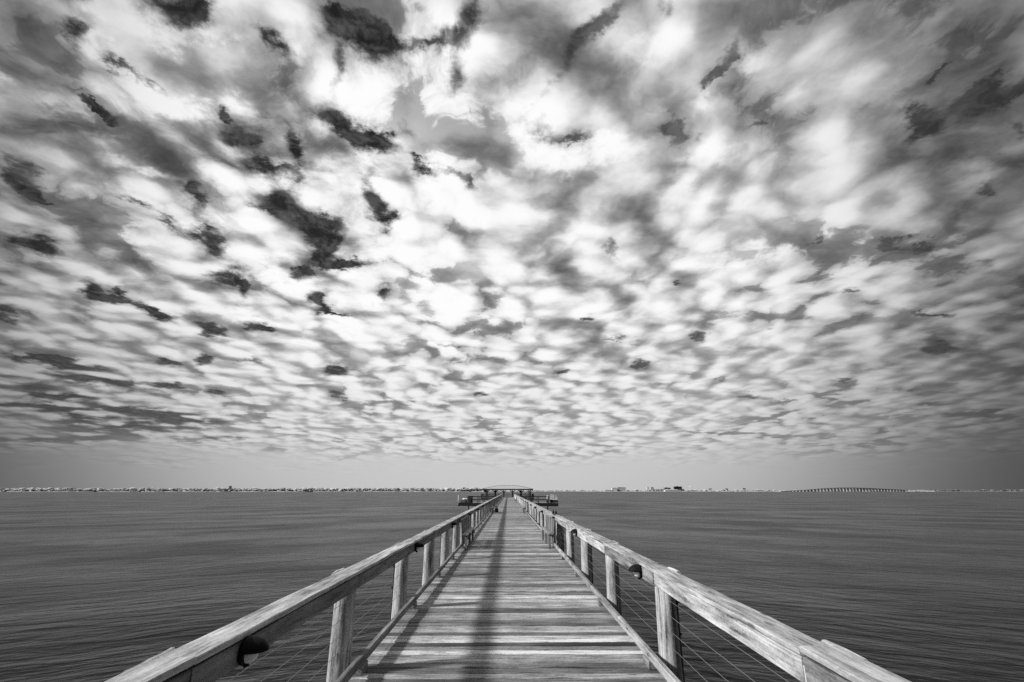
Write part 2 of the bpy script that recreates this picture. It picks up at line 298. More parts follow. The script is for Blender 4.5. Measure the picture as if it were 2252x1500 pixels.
def wood(name, axis, k=1.0, contrast=1.0, across=38.0, along=1.3, grit=0.5):
    """weathered grey timber, grain running along the given axis"""
    m, g, b = new_mat(name, 0.72, 0.42)
    co = g.n('ShaderNodeTexCoord').outputs['Object']
    at = g.n('ShaderNodeAttribute', attribute_name='tone')
    sp = g.n('ShaderNodeSeparateColor'); g.nt.links.new(at.outputs['Color'], sp.inputs[0])
    tone, seed = sp.outputs[0], sp.outputs[1]
    off = g.m('MULTIPLY', seed, 53.0)
    P = g.v('ADD', co, g.comb(off, g.m('MULTIPLY', seed, 29.0), g.m('MULTIPLY', seed, 71.0)))
    sc = [across] * 3; sc[axis] = along
    wav = g.v('SUBTRACT', g.noise(P, 2.2, 3, 0.5, col=True), (.5, .5, .5))
    Pw = g.v('ADD', P, g.v('SCALE', wav, 0.035))
    fib = g.noise(g.v('MULTIPLY', Pw, tuple(sc)), 1.0, 6, 0.72)
    sc2 = [across * .5] * 3; sc2[axis] = along * 1.1
    band = g.noise(g.v('MULTIPLY', Pw, tuple(sc2)), 1.0, 4, 0.6)
    sc3 = [6.0] * 3; sc3[axis] = 1.6
    blot = g.noise(g.v('MULTIPLY', P, tuple(sc3)), 1.0, 5, 0.6)
    kn = [9.0] * 3; kn[axis] = 2.0
    knot = g.rng(g.voro(g.v('MULTIPLY', Pw, tuple(kn)), 1.0), 0.06, 0.17)
    split = g.rng(fib, 0.27, 0.38)
    c = g.m('MULTIPLY_ADD', g.m('SUBTRACT', fib, .5), 1.7 * contrast, 1.0)
    c = g.m('MULTIPLY_ADD', g.m('SUBTRACT', band, .5), 1.6 * contrast, c)
    c = g.m('MULTIPLY_ADD', g.m('SUBTRACT', blot, .5), 1.1 * contrast, c)
    gr = g.noise(g.v('MULTIPLY', P, tuple(.45 if i == axis else 1.0 for i in range(3))), 70.0, 3, 0.7)
    c = g.m('MULTIPLY_ADD', g.m('SUBTRACT', gr, .5), 2.0 * grit, c)
    c = g.m('MULTIPLY', c, g.m('MULTIPLY_ADD', knot, 0.6, 0.4))
    c = g.m('MULTIPLY', c, g.m('MULTIPLY_ADD', split, 0.55, 0.45))
    c = g.m('MAXIMUM', g.m('MULTIPLY', g.m('MULTIPLY', c, tone), k), 0.02)
    c = g.m('MINIMUM', c, 0.85)
    put_col(g, b, c)
    bump(g, b, g.m('MULTIPLY_ADD', split, .7, fib), 0.7, 0.004)
    return m

def plain(name, val, rough=0.6, metal=0.0, var=0.3, scale=6.0, spec=0.4):
    m, g, b = new_mat(name, rough, spec)
    b.inputs['Metallic'].default_value = metal
    co = g.n('ShaderNodeTexCoord').outputs['Object']
    n = g.noise(co, scale, 5, 0.6)
    put_col(g, b, g.m('MULTIPLY', g.m('MULTIPLY_ADD', g.m('SUBTRACT', n, .5), var, 1.0), val))
    bump(g, b, n, 0.15, 0.01)
    return m
def toned(name, k=1.0, rough=0.9, scale=0.05):
    """colour from the per-piece tone (far things)"""
    m, g, b = new_mat(name, rough, 0.1)
    at = g.n('ShaderNodeAttribute', attribute_name='tone')
    sp = g.n('ShaderNodeSeparateColor'); g.nt.links.new(at.outputs['Color'], sp.inputs[0])
    n = g.noise(g.n('ShaderNodeTexCoord').outputs['Object'], scale, 4, 0.6)
    put_col(g, b, g.m('MULTIPLY', g.m('MULTIPLY_ADD', n, .5, .75), g.m('MULTIPLY', sp.outputs[0], k)))
    return m

M = dict(
    deck=wood('weathered_deck_wood', 0, 1.0, 1.6, 85.0, 2.6, 0.9),
    rail=wood('weathered_rail_wood', 1, 1.0, 1.6, 40.0, 1.6, 0.6),
    post=wood('weathered_post_wood', 2, 1.0, 1.6, 46.0, 2.0, 0.7),
    cross=wood('weathered_cross_wood', 0, 1.0, 0.8, 30.0, 1.2),
    steel=plain('galvanised_cable', 0.38, 0.45, 0.8),
    conduit=plain('dark_conduit', 0.03, 0.6),
    black=plain('black_lamp_metal', 0.01, 0.6, 0.0, 0.3, 30, 0.12),
    lens=plain('white_lamp_lens', 0.85, 0.8, 0.0, 0.05, 6, 0.1),
    white=plain('white_paint', 0.78, 0.5, 0.0, 0.15),
    pale=plain('pale_paint', 0.5, 0.5, 0.0, 0.2),
    dark=plain('dark_stained_board', 0.05, 0.7, 0.0, 0.5),
    roof=plain('pale_metal_roof', 0.46, 0.45, 0.0, 0.1, 2.0),
    beam=plain('dark_beam_paint', 0.02, 0.7, 0.0, 0.3),
    feather=plain('dark_iron', 0.02, 0.6, 0.0, 0.2),
    far=toned('far_shore_surface'),
    leaf=toned('far_foliage', 1.0, 1.0, 0.2),
)

def water_material():
    m = bpy.data.materials.new('sea_water'); m.use_nodes = True
    nt = m.node_tree; nt.nodes.clear(); g = G(nt)
    co = g.n('ShaderNodeTexCoord').outputs['Object']
    x_, y_, z_ = g.sep(co)
    co = g.comb(x_, g.m('MULTIPLY_ADD', g.m('SQRT', g.m('MULTIPLY_ADD', x_, x_, 30.0)), 0.55, y_), 0.0)   # crests bend round the pier
    w = g.v('SUBTRACT', g.noise(co, 0.12, 3, 0.5, col=True), (.5, .5, .5))
    P = g.v('ADD', co, g.v('SCALE', w, 2.5))
    a = g.noise(g.v('MULTIPLY', P, (0.95, 2.0, 1)), 1.0, 4, 0.55)
    b_ = g.noise(g.v('MULTIPLY', P, (2.6, 6.0, 1)), 1.0, 4, 0.6)
    c = g.noise(g.v('MULTIPLY', P, (0.22, 0.5, 1)), 1.0, 3, 0.5)
    lanes = g.noise(g.v('MULTIPLY', P, (0.06, 0.11, 1)), 1.0, 5, 0.6)
    h = g.m('MULTIPLY_ADD', b_, 0.11, g.m('MULTIPLY_ADD', c, 1.3, a))
    bn = g.n('ShaderNodeBump'); bn.inputs['Strength'].default_value = 0.42; bn.inputs['Distance'].default_value = 0.20
    g.put(bn.inputs['Height'], h)
    fr = g.n('ShaderNodeFresnel'); fr.inputs[0].default_value = 1.09; nt.links.new(bn.outputs[0], fr.inputs['Normal'])
    # a rough sea never mirrors fully at grazing angles: the wave slopes cap it
    f = g.m('MULTIPLY', g.m('SMOOTH_MIN', fr.outputs[0], 0.30, 0.2), g.rng(lanes, 0.3, 0.7, 0.62, 1.25))
    gl = g.n('ShaderNodeBsdfGlossy'); gl.inputs['Roughness'].default_value = 0.46
    nt.links.new(bn.outputs[0], gl.inputs['Normal'])
    df = g.n('ShaderNodeBsdfDiffuse'); df.inputs['Color'].default_value = (0.010, 0.010, 0.010, 1)
    nt.links.new(bn.outputs[0], df.inputs['Normal'])
    mx = g.n('ShaderNodeMixShader'); g.put(mx.inputs[0], f)
    nt.links.new(df.outputs[0], mx.inputs[1]); nt.links.new(gl.outputs[0], mx.inputs[2])
    out = g.n('ShaderNodeOutputMaterial'); nt.links.new(mx.outputs[0], out.inputs[0])
    return m

# ------------------------------------------------------------------ water and the far land
wb = MB()
wb.add([(-40000, -400, 0), (40000, -400, 0), (40000, 40000, 0), (-40000, 40000, 0)], [(0, 1, 2, 3)])
tag(wb.build('water', water_material(), None, (0, 0, WATER_Z)), kind='structure')

def bearing(px, dist):                 # x offset of a thing seen px across at a forward distance
    return (px - 1118.0) / 1130.0 * dist
def rise(px_up, dist):                 # height of something px_up tall at a forward distance
    return px_up * 0.00085 * dist

rs = random.Random(5)
land = MB()
def shore(px0, px1, dist, h, depth=300, step=14, tone=.5):
    n = max(2, int((px1 - px0) / step)); top = []; bot = []
    vs = []
    for i in range(n + 1):
        x = bearing(px0 + (px1 - px0) * i / n, dist); dy = rs.uniform(-20, 20)
        vs += [(x, dist + dy, WATER_Z - 1), (x, dist + dy + 6, WATER_Z + h * rs.uniform(.6, 1.2)), (x, dist + depth, WATER_Z + h * 1.3), (x, dist + depth + 30, WATER_Z - 1)]
    fs = []
    for i in range(n):
        for k in range(3): a = i * 4 + k; fs.append((a, a + 4, a + 5, a + 1))
    land.add(vs, fs, tone)
shore(-200, 1065, 2300, 1.6)
shore(1050, 1720, 3400, 2.2)
shore(2030, 2480, 4300, 3.0, tone=.28)
shore(1690, 2060, 4200, 6.0, tone=.5)
tag(land.build('far_shore', M['far']), kind='structure')

ICO = None
def ico():
    t = (1 + 5 ** .5) / 2
    v = [(-1, t, 0), (1, t, 0), (-1, -t, 0), (1, -t, 0), (0, -1, t), (0, 1, t), (0, -1, -t), (0, 1, -t), (t, 0, -1), (t, 0, 1), (-t, 0, -1), (-t, 0, 1)]
    v = [Vector(p).normalized() for p in v]
    f = [(0, 11, 5), (0, 5, 1), (0, 1, 7), (0, 7, 10), (0, 10, 11), (1, 5, 9), (5, 11, 4), (11, 10, 2), (10, 7, 6), (7, 1, 8), (3, 9, 4), (3, 4, 2), (3, 2, 6), (3, 6, 8), (3, 8, 9), (4, 9, 5), (2, 4, 11), (6, 2, 10), (8, 6, 7), (9, 8, 1)]
    return v, f
IV, IF = ico()
def lump(mb, c, r, rz, tone, rnd, jit=.3):
    a = rnd.uniform(0, 6.28); ca, sa = math.cos(a), math.sin(a)
    vs = []
    for p in IV:
        k = 1 + rnd.uniform(-jit, jit)
        vs.append((c[0] + (p.x * ca - p.y * sa) * r * k, c[1] + (p.x * sa + p.y * ca) * r * k, c[2] + p.z * rz * k))
    mb.add(vs, IF, tone, rnd.random())
def treeline(px0, px1, dist, h0, h1, count, depth, bright=(.25, .85), gaps=0.0):
    mb = MB(); rnd = random.Random(int(px0) + 7)
    prof = [rnd.uniform(0, 1) for _ in range(400)]
    for i in range(count):
        u = rnd.random(); px = px0 + (px1 - px0) * u
        k = u * 380 * (px1 - px0) / 1300; a = prof[int(k) % 400]; b = prof[(int(k) + 1) % 400]; q = a + (b - a) * (k % 1)
        if q < gaps and rnd.random() < .85: continue
        d = dist + rnd.uniform(10, depth); H = rise(h0 + (h1 - h0) * q, dist)
        x = bearing(px, dist) * d / dist
        base = .5 + .5 * math.sin(k * 1.7) * math.sin(k * .43 + 1)
        for j in range(3):
            zz = H * rnd.uniform(.15, 1.0); r = H * rnd.uniform(.08, .26)
            t = bright[0] + (bright[1] - bright[0]) * min(1, max(0, base + rnd.uniform(-.45, .45)))
            lump(mb, (x + rnd.uniform(-1, 1) * H * .4, d + rnd.uniform(-1, 1) * H * .3, WATER_Z + zz), r * 2.3, r * .75, t, rnd)
    return mb.build('far_trees', M['leaf'])
tag(treeline(-150, 1066, 2315, 4.5, 8.6, 14000, 120, (.30, .80)), 'bright mottled woodland lining the far shore left of the pier', 'trees', kind='stuff')
tag(treeline(1066, 1345, 3410, 1.2, 3.6, 1000, 100, (.25, .8), .2), 'thin low line of trees on the far shore behind the pavilion', 'trees', kind='stuff')
tag(treeline(1345, 1712, 3440, 1.5, 4.8, 1500, 160, (.22, .8), .3), 'low scattered trees among the far buildings right of the pier', 'trees', kind='stuff')
tag(treeline(2035, 2420, 4310, 1.8, 4.5, 1400, 120, (.08, .34), .1), 'low dark trees on the far shore beyond the road bridge', 'trees', kind='stuff')

tag(treeline(1690, 2045, 4210, 1.0, 4.0, 1200, 120, (.3, .6), .1), 'pale low trees on the shore seen through the bridge piers', 'trees', kind='stuff')
# a taller tree standing out of the left woodland
tx, td = bearing(507, 2310), 2310
tt = empty('tall_tree', (tx, td, WATER_Z)); tag(tt, 'taller dark tree rising out of the left far woodland', 'tree')
mb = MB(); mb.tube([(0, 0, 0), (1.5, 0, 12), (2.0, 0, 18)], [.9, .6, .3], 8, .15); mb.build('trunk', M['far'], tt)
mb = MB(); rq = random.Random(3)
for i in range(60): lump(mb, (rq.gauss(2, 3.2), rq.gauss(0, 2), rq.uniform(13, 25)), rq.uniform(1, 2.4), rq.uniform(.8, 1.6), rq.uniform(.05, .2), rq)
mb.build('crown', M['leaf'], tt)

# ------------------------------------------------------------------ far buildings on the right shore
def building(px0, px1, up0, up1, dist, tone, name, label, cat='building', floors=3, roofs=(), windows=True, wt=.1):
    """block seen between px0..px1 and up0..up1 (picture units above the shoreline) at a distance"""
    x0, x1 = bearing(px0, dist), bearing(px1, dist); z0, z1 = rise(up0, dist), rise(up1, dist); dp = max(12, (x1 - x0) * .5)
    o = empty(name, ((x0 + x1) / 2, dist, WATER_Z)); tag(o, label, cat)
    hw = (x1 - x0) / 2
    b = MB(); b.box(-hw, hw, 0, dp, (0 if up0 <= .5 else z0), z1, tone); w = b.build('wall', M['far'], o)
    b = MB(); b.box(-hw - .6, hw + .6, -.6, dp + .6, z1, z1 + 1.0, tone * .7); b.box(-hw * .4, hw * .1, dp * .3, dp * .6, z1 + 1, z1 + 3.2, tone * .8)
    b.build('roof', M['far'], o)
    if up0 > .5:
        b = MB()
        for i in range(7): b.box(-hw + i * hw / 3.2, -hw + i * hw / 3.2 + 2, 2, 4, 0, z0, tone)
        b.build('column_row', M['far'], o)
    if windows:
        zz0 = z0 if up0 > .5 else 1.5
        for f in range(floors):
            a = zz0 + (z1 - zz0) * (f + .25) / floors; c = zz0 + (z1 - zz0) * (f + .8) / floors
            b = MB(); b.box(-hw * .88, hw * .88, -.25, .1, a, c, wt); b.build('window_band', M['far'], o)
    return o
building(1347, 1358, 0, 8.0, 3420, .85, 'far_building', 'white box building at the left end of the far white block row', floors=4, wt=.5)
building(1358, 1378, 0, 9.0, 3440, .75, 'far_building', 'long white building with a dark roof strip, right of the white box building', floors=4, wt=.3)
building(1330, 1347, 0, 3.2, 3410, .8, 'far_building', 'low pale waterfront hall left of the white box building', floors=1, wt=.4)
building(1424.5, 1429, 0, 9.5, 3600, .75, 'far_building', 'slim pale tower block, left one of the two pale towers', floors=8, wt=.5)
building(1432.5, 1439.5, 0, 9.2, 3620, .6, 'far_building', 'wider pale tower block with grey windows beside the slim one', floors=7, wt=.3)
for a, b_, h, t, lb in ((1438, 1442.5, 4.6, .12, 'small dark block, leftmost of the dark low houses right of the towers'),
                       (1445, 1447.5, 4.6, .2, 'narrow grey block, second of the dark low houses'),
                       (1449, 1452, 4.6, .2, 'narrow grey block with a white roof tank beside it'),
                       (1455, 1459, 4.8, .12, 'dark square block in the middle of the dark low houses'),
                       (1460.5, 1463, 4.0, .18, 'narrow dark block at the right end of the dark low houses')):
    building(a, b_, 0, h, 3430, t, 'far_building', lb, floors=2, wt=.35)
building(1463, 1477, 0, 8.3, 3560, .22, 'far_building', 'mid grey hotel block stepping up left of the black block', floors=4, wt=.08)
building(1464, 1500, 0, 3.0, 3400, .8, 'far_building', 'long low white terminal on the waterfront below the black block', floors=1, wt=.6)
building(1486, 1502, 5.2, 10.8, 3480, .035, 'far_building', 'black flat-topped block, the darkest building on the skyline', floors=3, wt=.015)
building(1493, 1507, 0, 5.0, 3450, .22, 'far_building', 'grey building tucked under the right side of the black block', floors=3, wt=.1)
building(1562, 1568, 0, 6.2, 3600, .28, 'far_building', 'small grey house block right of the water tower', floors=3, wt=.1)
building(1598, 1604, 0, 6.2, 3600, .3, 'far_building', 'small grey block midway between water tower and bridge', floors=3, wt=.1)
building(1637, 1643, 0, 7.0, 3600, .3, 'far_building', 'grey block last before the road bridge begins', floors=3, wt=.1)
building(1018, 1024, 0, 8.6, 2330, .25, 'far_building', 'grey roofed house among the trees just left of the pavilion', floors=2, wt=.1)
building(902, 914, 0, 6.5, 2320, .85, 'far_building', 'white house standing in a gap of the left woodland', floors=1, wt=.4)
# water tower
wt_d = 3600; o = empty('water_tower', (bearing(1521, wt_d), wt_d, WATER_Z)); tag(o, 'tiny white water tower on a thin stem right of the black block', 'water tower')
b = MB(); b.lathe((0, 0, rise(8.6, wt_d)), (0, 0, 1), [(0, 0), (3, 1), (5, 3.5), (5, 6), (3, 8.5), (0, 9.2)], 16, .9); b.build('tank', M['far'], o)
b = MB(); b.tube([(0, 0, 0), (0, 0, rise(8.7, wt_d))], .9, 8, .6); b.build('stem', M['far'], o)

# ------------------------------------------------------------------ road bridge far right
bd = 3300
bo = empty('road_bridge', (bearing(1860, bd), bd, WATER_Z)); tag(bo, 'long low humped road bridge on many piers at the far right', 'bridge')
def bridge_z(px):
    pts = [(1696, .8), (1750, 3.2), (1800, 6.6), (1845, 8.4), (1890, 8.6), (1940, 7.4), (1990, 5.4), (2050, 3.2)]
    for (a, za), (c, zc) in zip(pts, pts[1:]):
        if px <= c: return rise(za + (zc - za) * (px - a) / (c - a), bd)
    return rise(pts[-1][1], bd)
ox = bearing(1860, bd)
dk, pp = MB(), []
N = 70
vs = []; fs = []
for i in range(N + 1):
    px = 1696 + (2050 - 1696) * i / N; x = bearing(px, bd) - ox; z = bridge_z(px); sk = (px - 1860) * .9
    vs += [(x, sk, z - 2.6), (x, sk, z), (x, sk + 14, z), (x, sk + 14, z - 2.6)]
for i in range(N):
    for k in range(4): a = i * 4; fs.append((a + k, a + (k + 1) % 4, a + 4 + (k + 1) % 4, a + 4 + k))
dk.add(vs, fs, .22); dk.build('bridge_deck', M['far'], bo)  # deck tone lifted, distance haze painted into the colour
b = MB()
for i in range(N):
    px = 1696 + (2050 - 1696) * i / N; px2 = px + (2050 - 1696) / N
    x, x2 = bearing(px, bd) - ox, bearing(px2, bd) - ox; z = bridge_z(px); sk = (px - 1860) * .9
    b.box(x, x2, sk - .6, sk - .2, z, z + 1.1, .3)
b.build('parapet', M['far'], bo)
for i in range(38):
    px = 1702 + i * 9.1; x = bearing(px, bd) - ox; z = bridge_z(px) - 2.5; sk = (px - 1860) * .9
    if z < 1.0: continue
    b = MB(); t = .6 if 1790 < px < 1900 else .34  # pier tones paled as well, standing in for haze
    b.box(x - 2.2, x + 2.2, sk + .5, sk + 3, -2, z - 1.5, t); b.box(x - 2.2, x + 2.2, sk + 11, sk + 13.5, -2, z - 1.5, t); b.box(x - 3, x + 3, sk, sk + 14, z - 1.5, z, t)
    b.build('bridge_pier', M['far'], bo)

# ------------------------------------------------------------------ the pier
DECK_END, Y0 = 146.0, -2.2
BENT = 2.78
HALF = 1.575
pier = empty('pier', (0, 0, 0)); tag(pier, 'long weathered timber pier of grey cross boards running straight out over the water', 'pier')
def depth_of(py):                       # forward distance of a deck point seen at picture row py
    Y = (750.0 - py) / F_PX; c, s = math.cos(PITCH), math.sin(PITCH)
    return EYE * (c - Y * s) / -(s + Y * c)
rd = random.Random(21)
bright_rows = {1407: .66, 1437: .7, 1312: .66, 1323: .5, 1218: .62, 1236: .5, 1280: .5, 1198: .6, 1161: .62}
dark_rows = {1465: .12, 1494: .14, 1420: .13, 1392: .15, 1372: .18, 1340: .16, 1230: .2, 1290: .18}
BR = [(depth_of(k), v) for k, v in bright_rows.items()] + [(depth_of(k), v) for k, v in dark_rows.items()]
dm = MB(); y = Y0
PIT = 0.146
while y < DECK_END:
    yc = y + PIT / 2; near = yc < 24
    tone = max(.14, min(.48, rd.gauss(.27, .07)))
    if rd.random() < .05: tone = rd.uniform(.45, .62)
    if rd.random() < .15: tone = rd.uniform(.11, .17)
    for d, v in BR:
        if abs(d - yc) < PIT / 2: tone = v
    e0, e1 = rd.uniform(-.02, .028), rd.uniform(-.02, .028)
    dz = rd.uniform(-.0035, .0035); w = PIT - rd.uniform(.010, .022)
    seg = 16 if near else (6 if yc < 60 else 2)
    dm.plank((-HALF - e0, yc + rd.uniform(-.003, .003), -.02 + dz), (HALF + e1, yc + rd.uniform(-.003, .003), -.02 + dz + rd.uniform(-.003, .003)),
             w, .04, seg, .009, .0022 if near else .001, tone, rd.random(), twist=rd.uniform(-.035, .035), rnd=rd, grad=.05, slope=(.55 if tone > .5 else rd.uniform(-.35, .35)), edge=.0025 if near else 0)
    y += PIT
dm.build('deck_boards', M['deck'], pier)
for sx in (-1.3, -.45, .45, 1.3):
    b = MB(); yy = Y0
    while yy < DECK_END:
        y1 = min(yy + BENT * 2, DECK_END); b.plank((sx, yy, -.17), (sx, y1 - .01, -.17), .09, .25, 1, .006, 0, .2, rd.random()); yy = y1
    b.build('stringer', M['rail'], pier)

def post_ys(off):
    ys = []; y = off
    while y < 141: ys.append(y); y += BENT
    return ys
L0, R0 = 5.56 - 2 * BENT, 5.72 - 2 * BENT
capm = []
for yy in post_ys(L0):
    b = MB(); b.plank((-1.9, yy + .13, -.43), (1.9, yy + .13, -.43), .14, .26, 1, .01, 0, .16, rd.random()); b.build('pile_cap', M['cross'], pier)

def railing(side, off, label):
    o = empty('railing', (side * 1.64, 0, 0)); tag(o, label, 'railing', 'timber and cable railings along the pier')
    rn = random.Random(31 if side < 0 else 47)
    L = Vector((0, 0, 0)); X = lambda x: side * (x - 1.64)     # local x from absolute half-offset
    ys = post_ys(off)
    for i, yy in enumerate(ys):
        b = MB(); r0 = rn.uniform(.096, .108); lean = rn.uniform(-.012, .012); n = 20 if yy < 25 else 10
        zs = [-3.6, -1.6, -.45, -.05, .3, .6, .83]
        b.tube([(X(1.655) + lean * z * .6, yy + lean * .5, z) for z in zs], [r0 + .02, r0 + .012, r0 + .008, r0 + .004, r0, r0 - .002, r0 - .004], n, rn.uniform(.36, .46), rn.random(), .0035, rnd=rn)
        b.build('post', M['post'], o)
    end = ys[-1] + .3
    # cap boards, two bents long, butted
    c = MB(); y = off - BENT; k = 0
    while y < end:
        y1 = min(y + BENT * 2, end); near = y < 26
        up_ = .008 if y < 0 else 0
        c.plank((X(1.635) + rn.uniform(-.006, .006), y + .004, .893 + up_ + rn.uniform(-.003, .004)), (X(1.635) + rn.uniform(-.006, .006), y1 - .004, .893 + up_ + rn.uniform(-.003, .004)),
                .20, .034, 26 if near else 5, .006, .002 if near else .001, rn.uniform(.34, .48), rn.random(), rnd=rn, grad=.03, edge=.0045, twist=rn.uniform(-.02, .02))
        y = y1
    c.build('cap_rail', M['rail'], o)
    # inner fascia boards below the cap
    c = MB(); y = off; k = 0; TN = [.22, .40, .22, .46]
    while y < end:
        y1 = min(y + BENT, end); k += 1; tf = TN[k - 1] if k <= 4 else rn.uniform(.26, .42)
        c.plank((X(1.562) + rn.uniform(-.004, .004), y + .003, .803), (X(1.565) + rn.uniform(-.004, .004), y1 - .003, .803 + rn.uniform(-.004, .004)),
                .038, .128, 14 if y < 26 else 3, .005, .0015, tf if side > 0 else rn.uniform(.12, .17), rn.random(), rnd=rn, grad=.02, edge=.001)  # left boards get a darker tone: their shade is painted into the wood
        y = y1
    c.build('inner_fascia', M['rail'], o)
    # outer board, proud of the cap in places
    for yy in ys:                                        # short outer splice blocks over the post heads, a little proud
        hh = rn.uniform(.0, .008); c = MB()
        c.plank((X(1.748), yy - rn.uniform(.12, .26), .880), (X(1.752), yy + rn.uniform(.12, .26), .880 + rn.uniform(-.006, .006)), .046, .062 + hh, 6, .014, .004, rn.uniform(.36, .46), rn.random(), rnd=rn, grad=.03)
        c.build('splice_block', M['rail'], o)
    # low curb on blocks
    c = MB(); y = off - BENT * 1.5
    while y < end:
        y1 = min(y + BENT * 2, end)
        c.plank((X(1.44), y + .004, .12), (X(1.44), y1 - .004, .12 + rn.uniform(-.004, .004)), .055, .08, 14 if y < 26 else 3, .007, .002, rn.uniform(.25, .34) if side > 0 else rn.uniform(.17, .24), rn.random(), rnd=rn, grad=.02)  # left curb toned darker, painting in the shade on its inner face
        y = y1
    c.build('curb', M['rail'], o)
    for i, yy in enumerate(ys):
        b = MB(); b.box(X(1.405) if side > 0 else X(1.485), X(1.485) if side > 0 else X(1.405), yy - .11, yy + .11, .001, .079, .24, rn.random(), .004); b.build('curb_block', M['rail'], o)
    for z in (.19, .335, .48, .625):
        b = MB(); pts = []
        for yy in ys[:-1]:
            pts += [(X(1.655), yy, z), (X(1.655), yy + BENT / 2, z - .004)]
        pts.append((X(1.655), ys[-1], z))
        pts = [(X(1.655), ys[0] - BENT, z)] + pts
        b.tube(pts, .0024, 5, .5, cap=False); b.build('cable', M['steel'], o)
    # service conduits down the outer face of every second post
    for i, yy in enumerate(ys[:16]):
        if (i + (1 if side < 0 else 0)) % 2 == 0:
            b = MB(); xo = 1.655 + .118; b.tube([(X(xo), yy, -1.2), (X(xo), yy, .79)], .011, 8, .5)
            b.box(X(xo) - .018, X(xo) + .018, yy - .02, yy + .02, .28, .30); b.box(X(xo) - .018, X(xo) + .018, yy - .02, yy + .02, .58, .60)
            b.build('conduit', M['conduit'], o)
    return o
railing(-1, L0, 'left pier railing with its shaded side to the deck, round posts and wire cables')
railing(1, R0, 'right pier railing with its sunlit side to the deck, round posts and wire cables')

# ------------------------------------------------------------------ hooded lamps on the railings
def make_lamp(side):
    """built facing +x (towards the deck from the left rail)"""
    o = empty('rail_lamp')
    b = MB(); b.lathe((0, 0, 0), (1, 0, 0), [(0, 0), (.066, 0), (.07, .006), (.07, .022), (.064, .03), (0, .03)], 24); b.tube([(.015, 0, -.05), (.03, 0, -.078)], .016, 10)
    b.build('back_plate', M['black'], o)
    # hood: a thick half dome over the lens, open underneath
    b = MB(); n, m_ = 18, 9; vs = []; fs = []
    for sh, kk in ((0, 1.0), (1, .90)):
        for i in range(m_ + 1):
            for j in range(n + 1):
                a = math.pi * (-.02 + 1.04 * j / n); e = (math.pi / 2) * i / m_
                rr = .076 * kk; x = .02 + math.sin(e) * .125 * kk; q = math.cos(e)
                vs.append((x, math.cos(a) * rr * q, math.sin(a) * rr * q + .008))
    w = n + 1; s2 = (m_ + 1) * w
    for i in range(m_):
        for j in range(n):
            a = i * w + j; fs.append((a, a + 1, a + w + 1, a + w)); a += s2; fs.append((a, a + w, a + w + 1, a + 1))
    for i in range(m_): 
        for j in (0, n): a = i * w + j; fs.append((a, a + w, a + w + s2, a + s2))
    b.add(vs, fs, .5, 0, True); b.build('hood', M['black'], o)
    b = MB(); b.lathe((.03, 0, -.012), (1, 0, 0), [(.047, 0), (.046, .016), (.041, .034), (.027, .048), (0, .054)], 20); b.build('lens', M['lens'], o)
    if side > 0: o.rotation_euler = (0, 0, math.pi)
    return o
ORD = ['nearest', 'second nearest', 'third nearest', 'fourth nearest', 'fifth nearest', 'sixth nearest', 'seventh nearest', 'eighth nearest', 'ninth nearest', 'tenth nearest', 'eleventh nearest', 'twelfth nearest', 'thirteenth nearest', 'fourteenth nearest', 'fifteenth nearest']
for side, y0, wd, cnt in ((-1, 3.28, 'left', 12), (1, 6.22, 'right', 11)):
    proto = make_lamp(side)
    for i in range(cnt):
        l = proto if i == 0 else copy_tree(proto)
        l.location = (side * 1.542, y0 + 5.56 * i, .805)
        extra = ', dark against water' if (side < 0 and i == 0) else (', its lens sunlit' if (side > 0 and i == 0) else '')
        tag(l, 'black hooded lamp on the %s railing, %s to the viewer%s' % (wd, ORD[i], extra), 'lamp', 'black hooded lamps along the pier railings')

# ------------------------------------------------------------------ benches against the railings
def make_bench():
    """seat runs along y, back against -x railing; local origin at deck, length 3.1"""
    o = empty('slatted_bench'); Ln = 3.1; rb = random.Random(9)
    b = MB()
    for k in range(16):
        yy = -Ln / 2 + .1 + k * (Ln - .2) / 15
        b.plank((-.02, yy, .10), (-.06, yy, .86), .14, .028, 2, .004, .002, rb.uniform(.10, .26), rb.random(), up=(1, 0, 0), rnd=rb)
    b.build('backrest', M['post'], o)
    b = MB()
    for k in range(2): b.plank((.03 + k * .09, -Ln / 2, .43), (.03 + k * .09, Ln / 2, .43), .08, .038, 6, .005, .002, rb.uniform(.16, .26), rb.random(), rnd=rb)
    b.build('seat', M['rail'], o)
    for yy in (-Ln / 2 + .06, 0, Ln / 2 - .06):
        b = MB(); b.box(.06, .13, yy - .035, yy + .035, .002, .40, .2, rb.random(), .006); b.build('leg', M['cross'], o)
    return o
proto = make_bench()
for i, (sx, yy, lb) in enumerate(((-1, 17.55, 'dark slatted bench on the left rail, the nearer left one, casting a broad shadow'), (1, 17.75, 'dark slatted bench on the right rail, the nearer right one'),
                                  (-1, 42.2, 'small distant slatted bench on the left rail'), (1, 42.6, 'small distant slatted bench on the right rail'))):
    o = proto if i == 0 else copy_tree(proto)
    o.location = (sx * 1.375, yy, 0)
    if sx > 0: o.rotation_euler = (0, 0, math.pi)
    tag(o, lb, 'bench', 'slatted benches against the pier railings')

# dark bag on the deck by the far left bench
o = empty('fishing_bag', (-1.0, 43.9, 0)); tag(o, 'dark rounded bag on the deck beside the distant left bench', 'bag')
b = MB(); b.lathe((0, 0, .002), (0, 0, 1), [(0, 0), (.17, 0), (.18, .08), (.17, .22), (.12, .32), (0, .35)], 18, .5, (1, .7)); b.build('bag_body', M['dark'], o)
b = MB(); b.tube([(-.12, 0, .32), (-.08, 0, .45), (.08, 0, .45), (.12, 0, .32)], .015, 8); b.build('strap', M['black'], o)
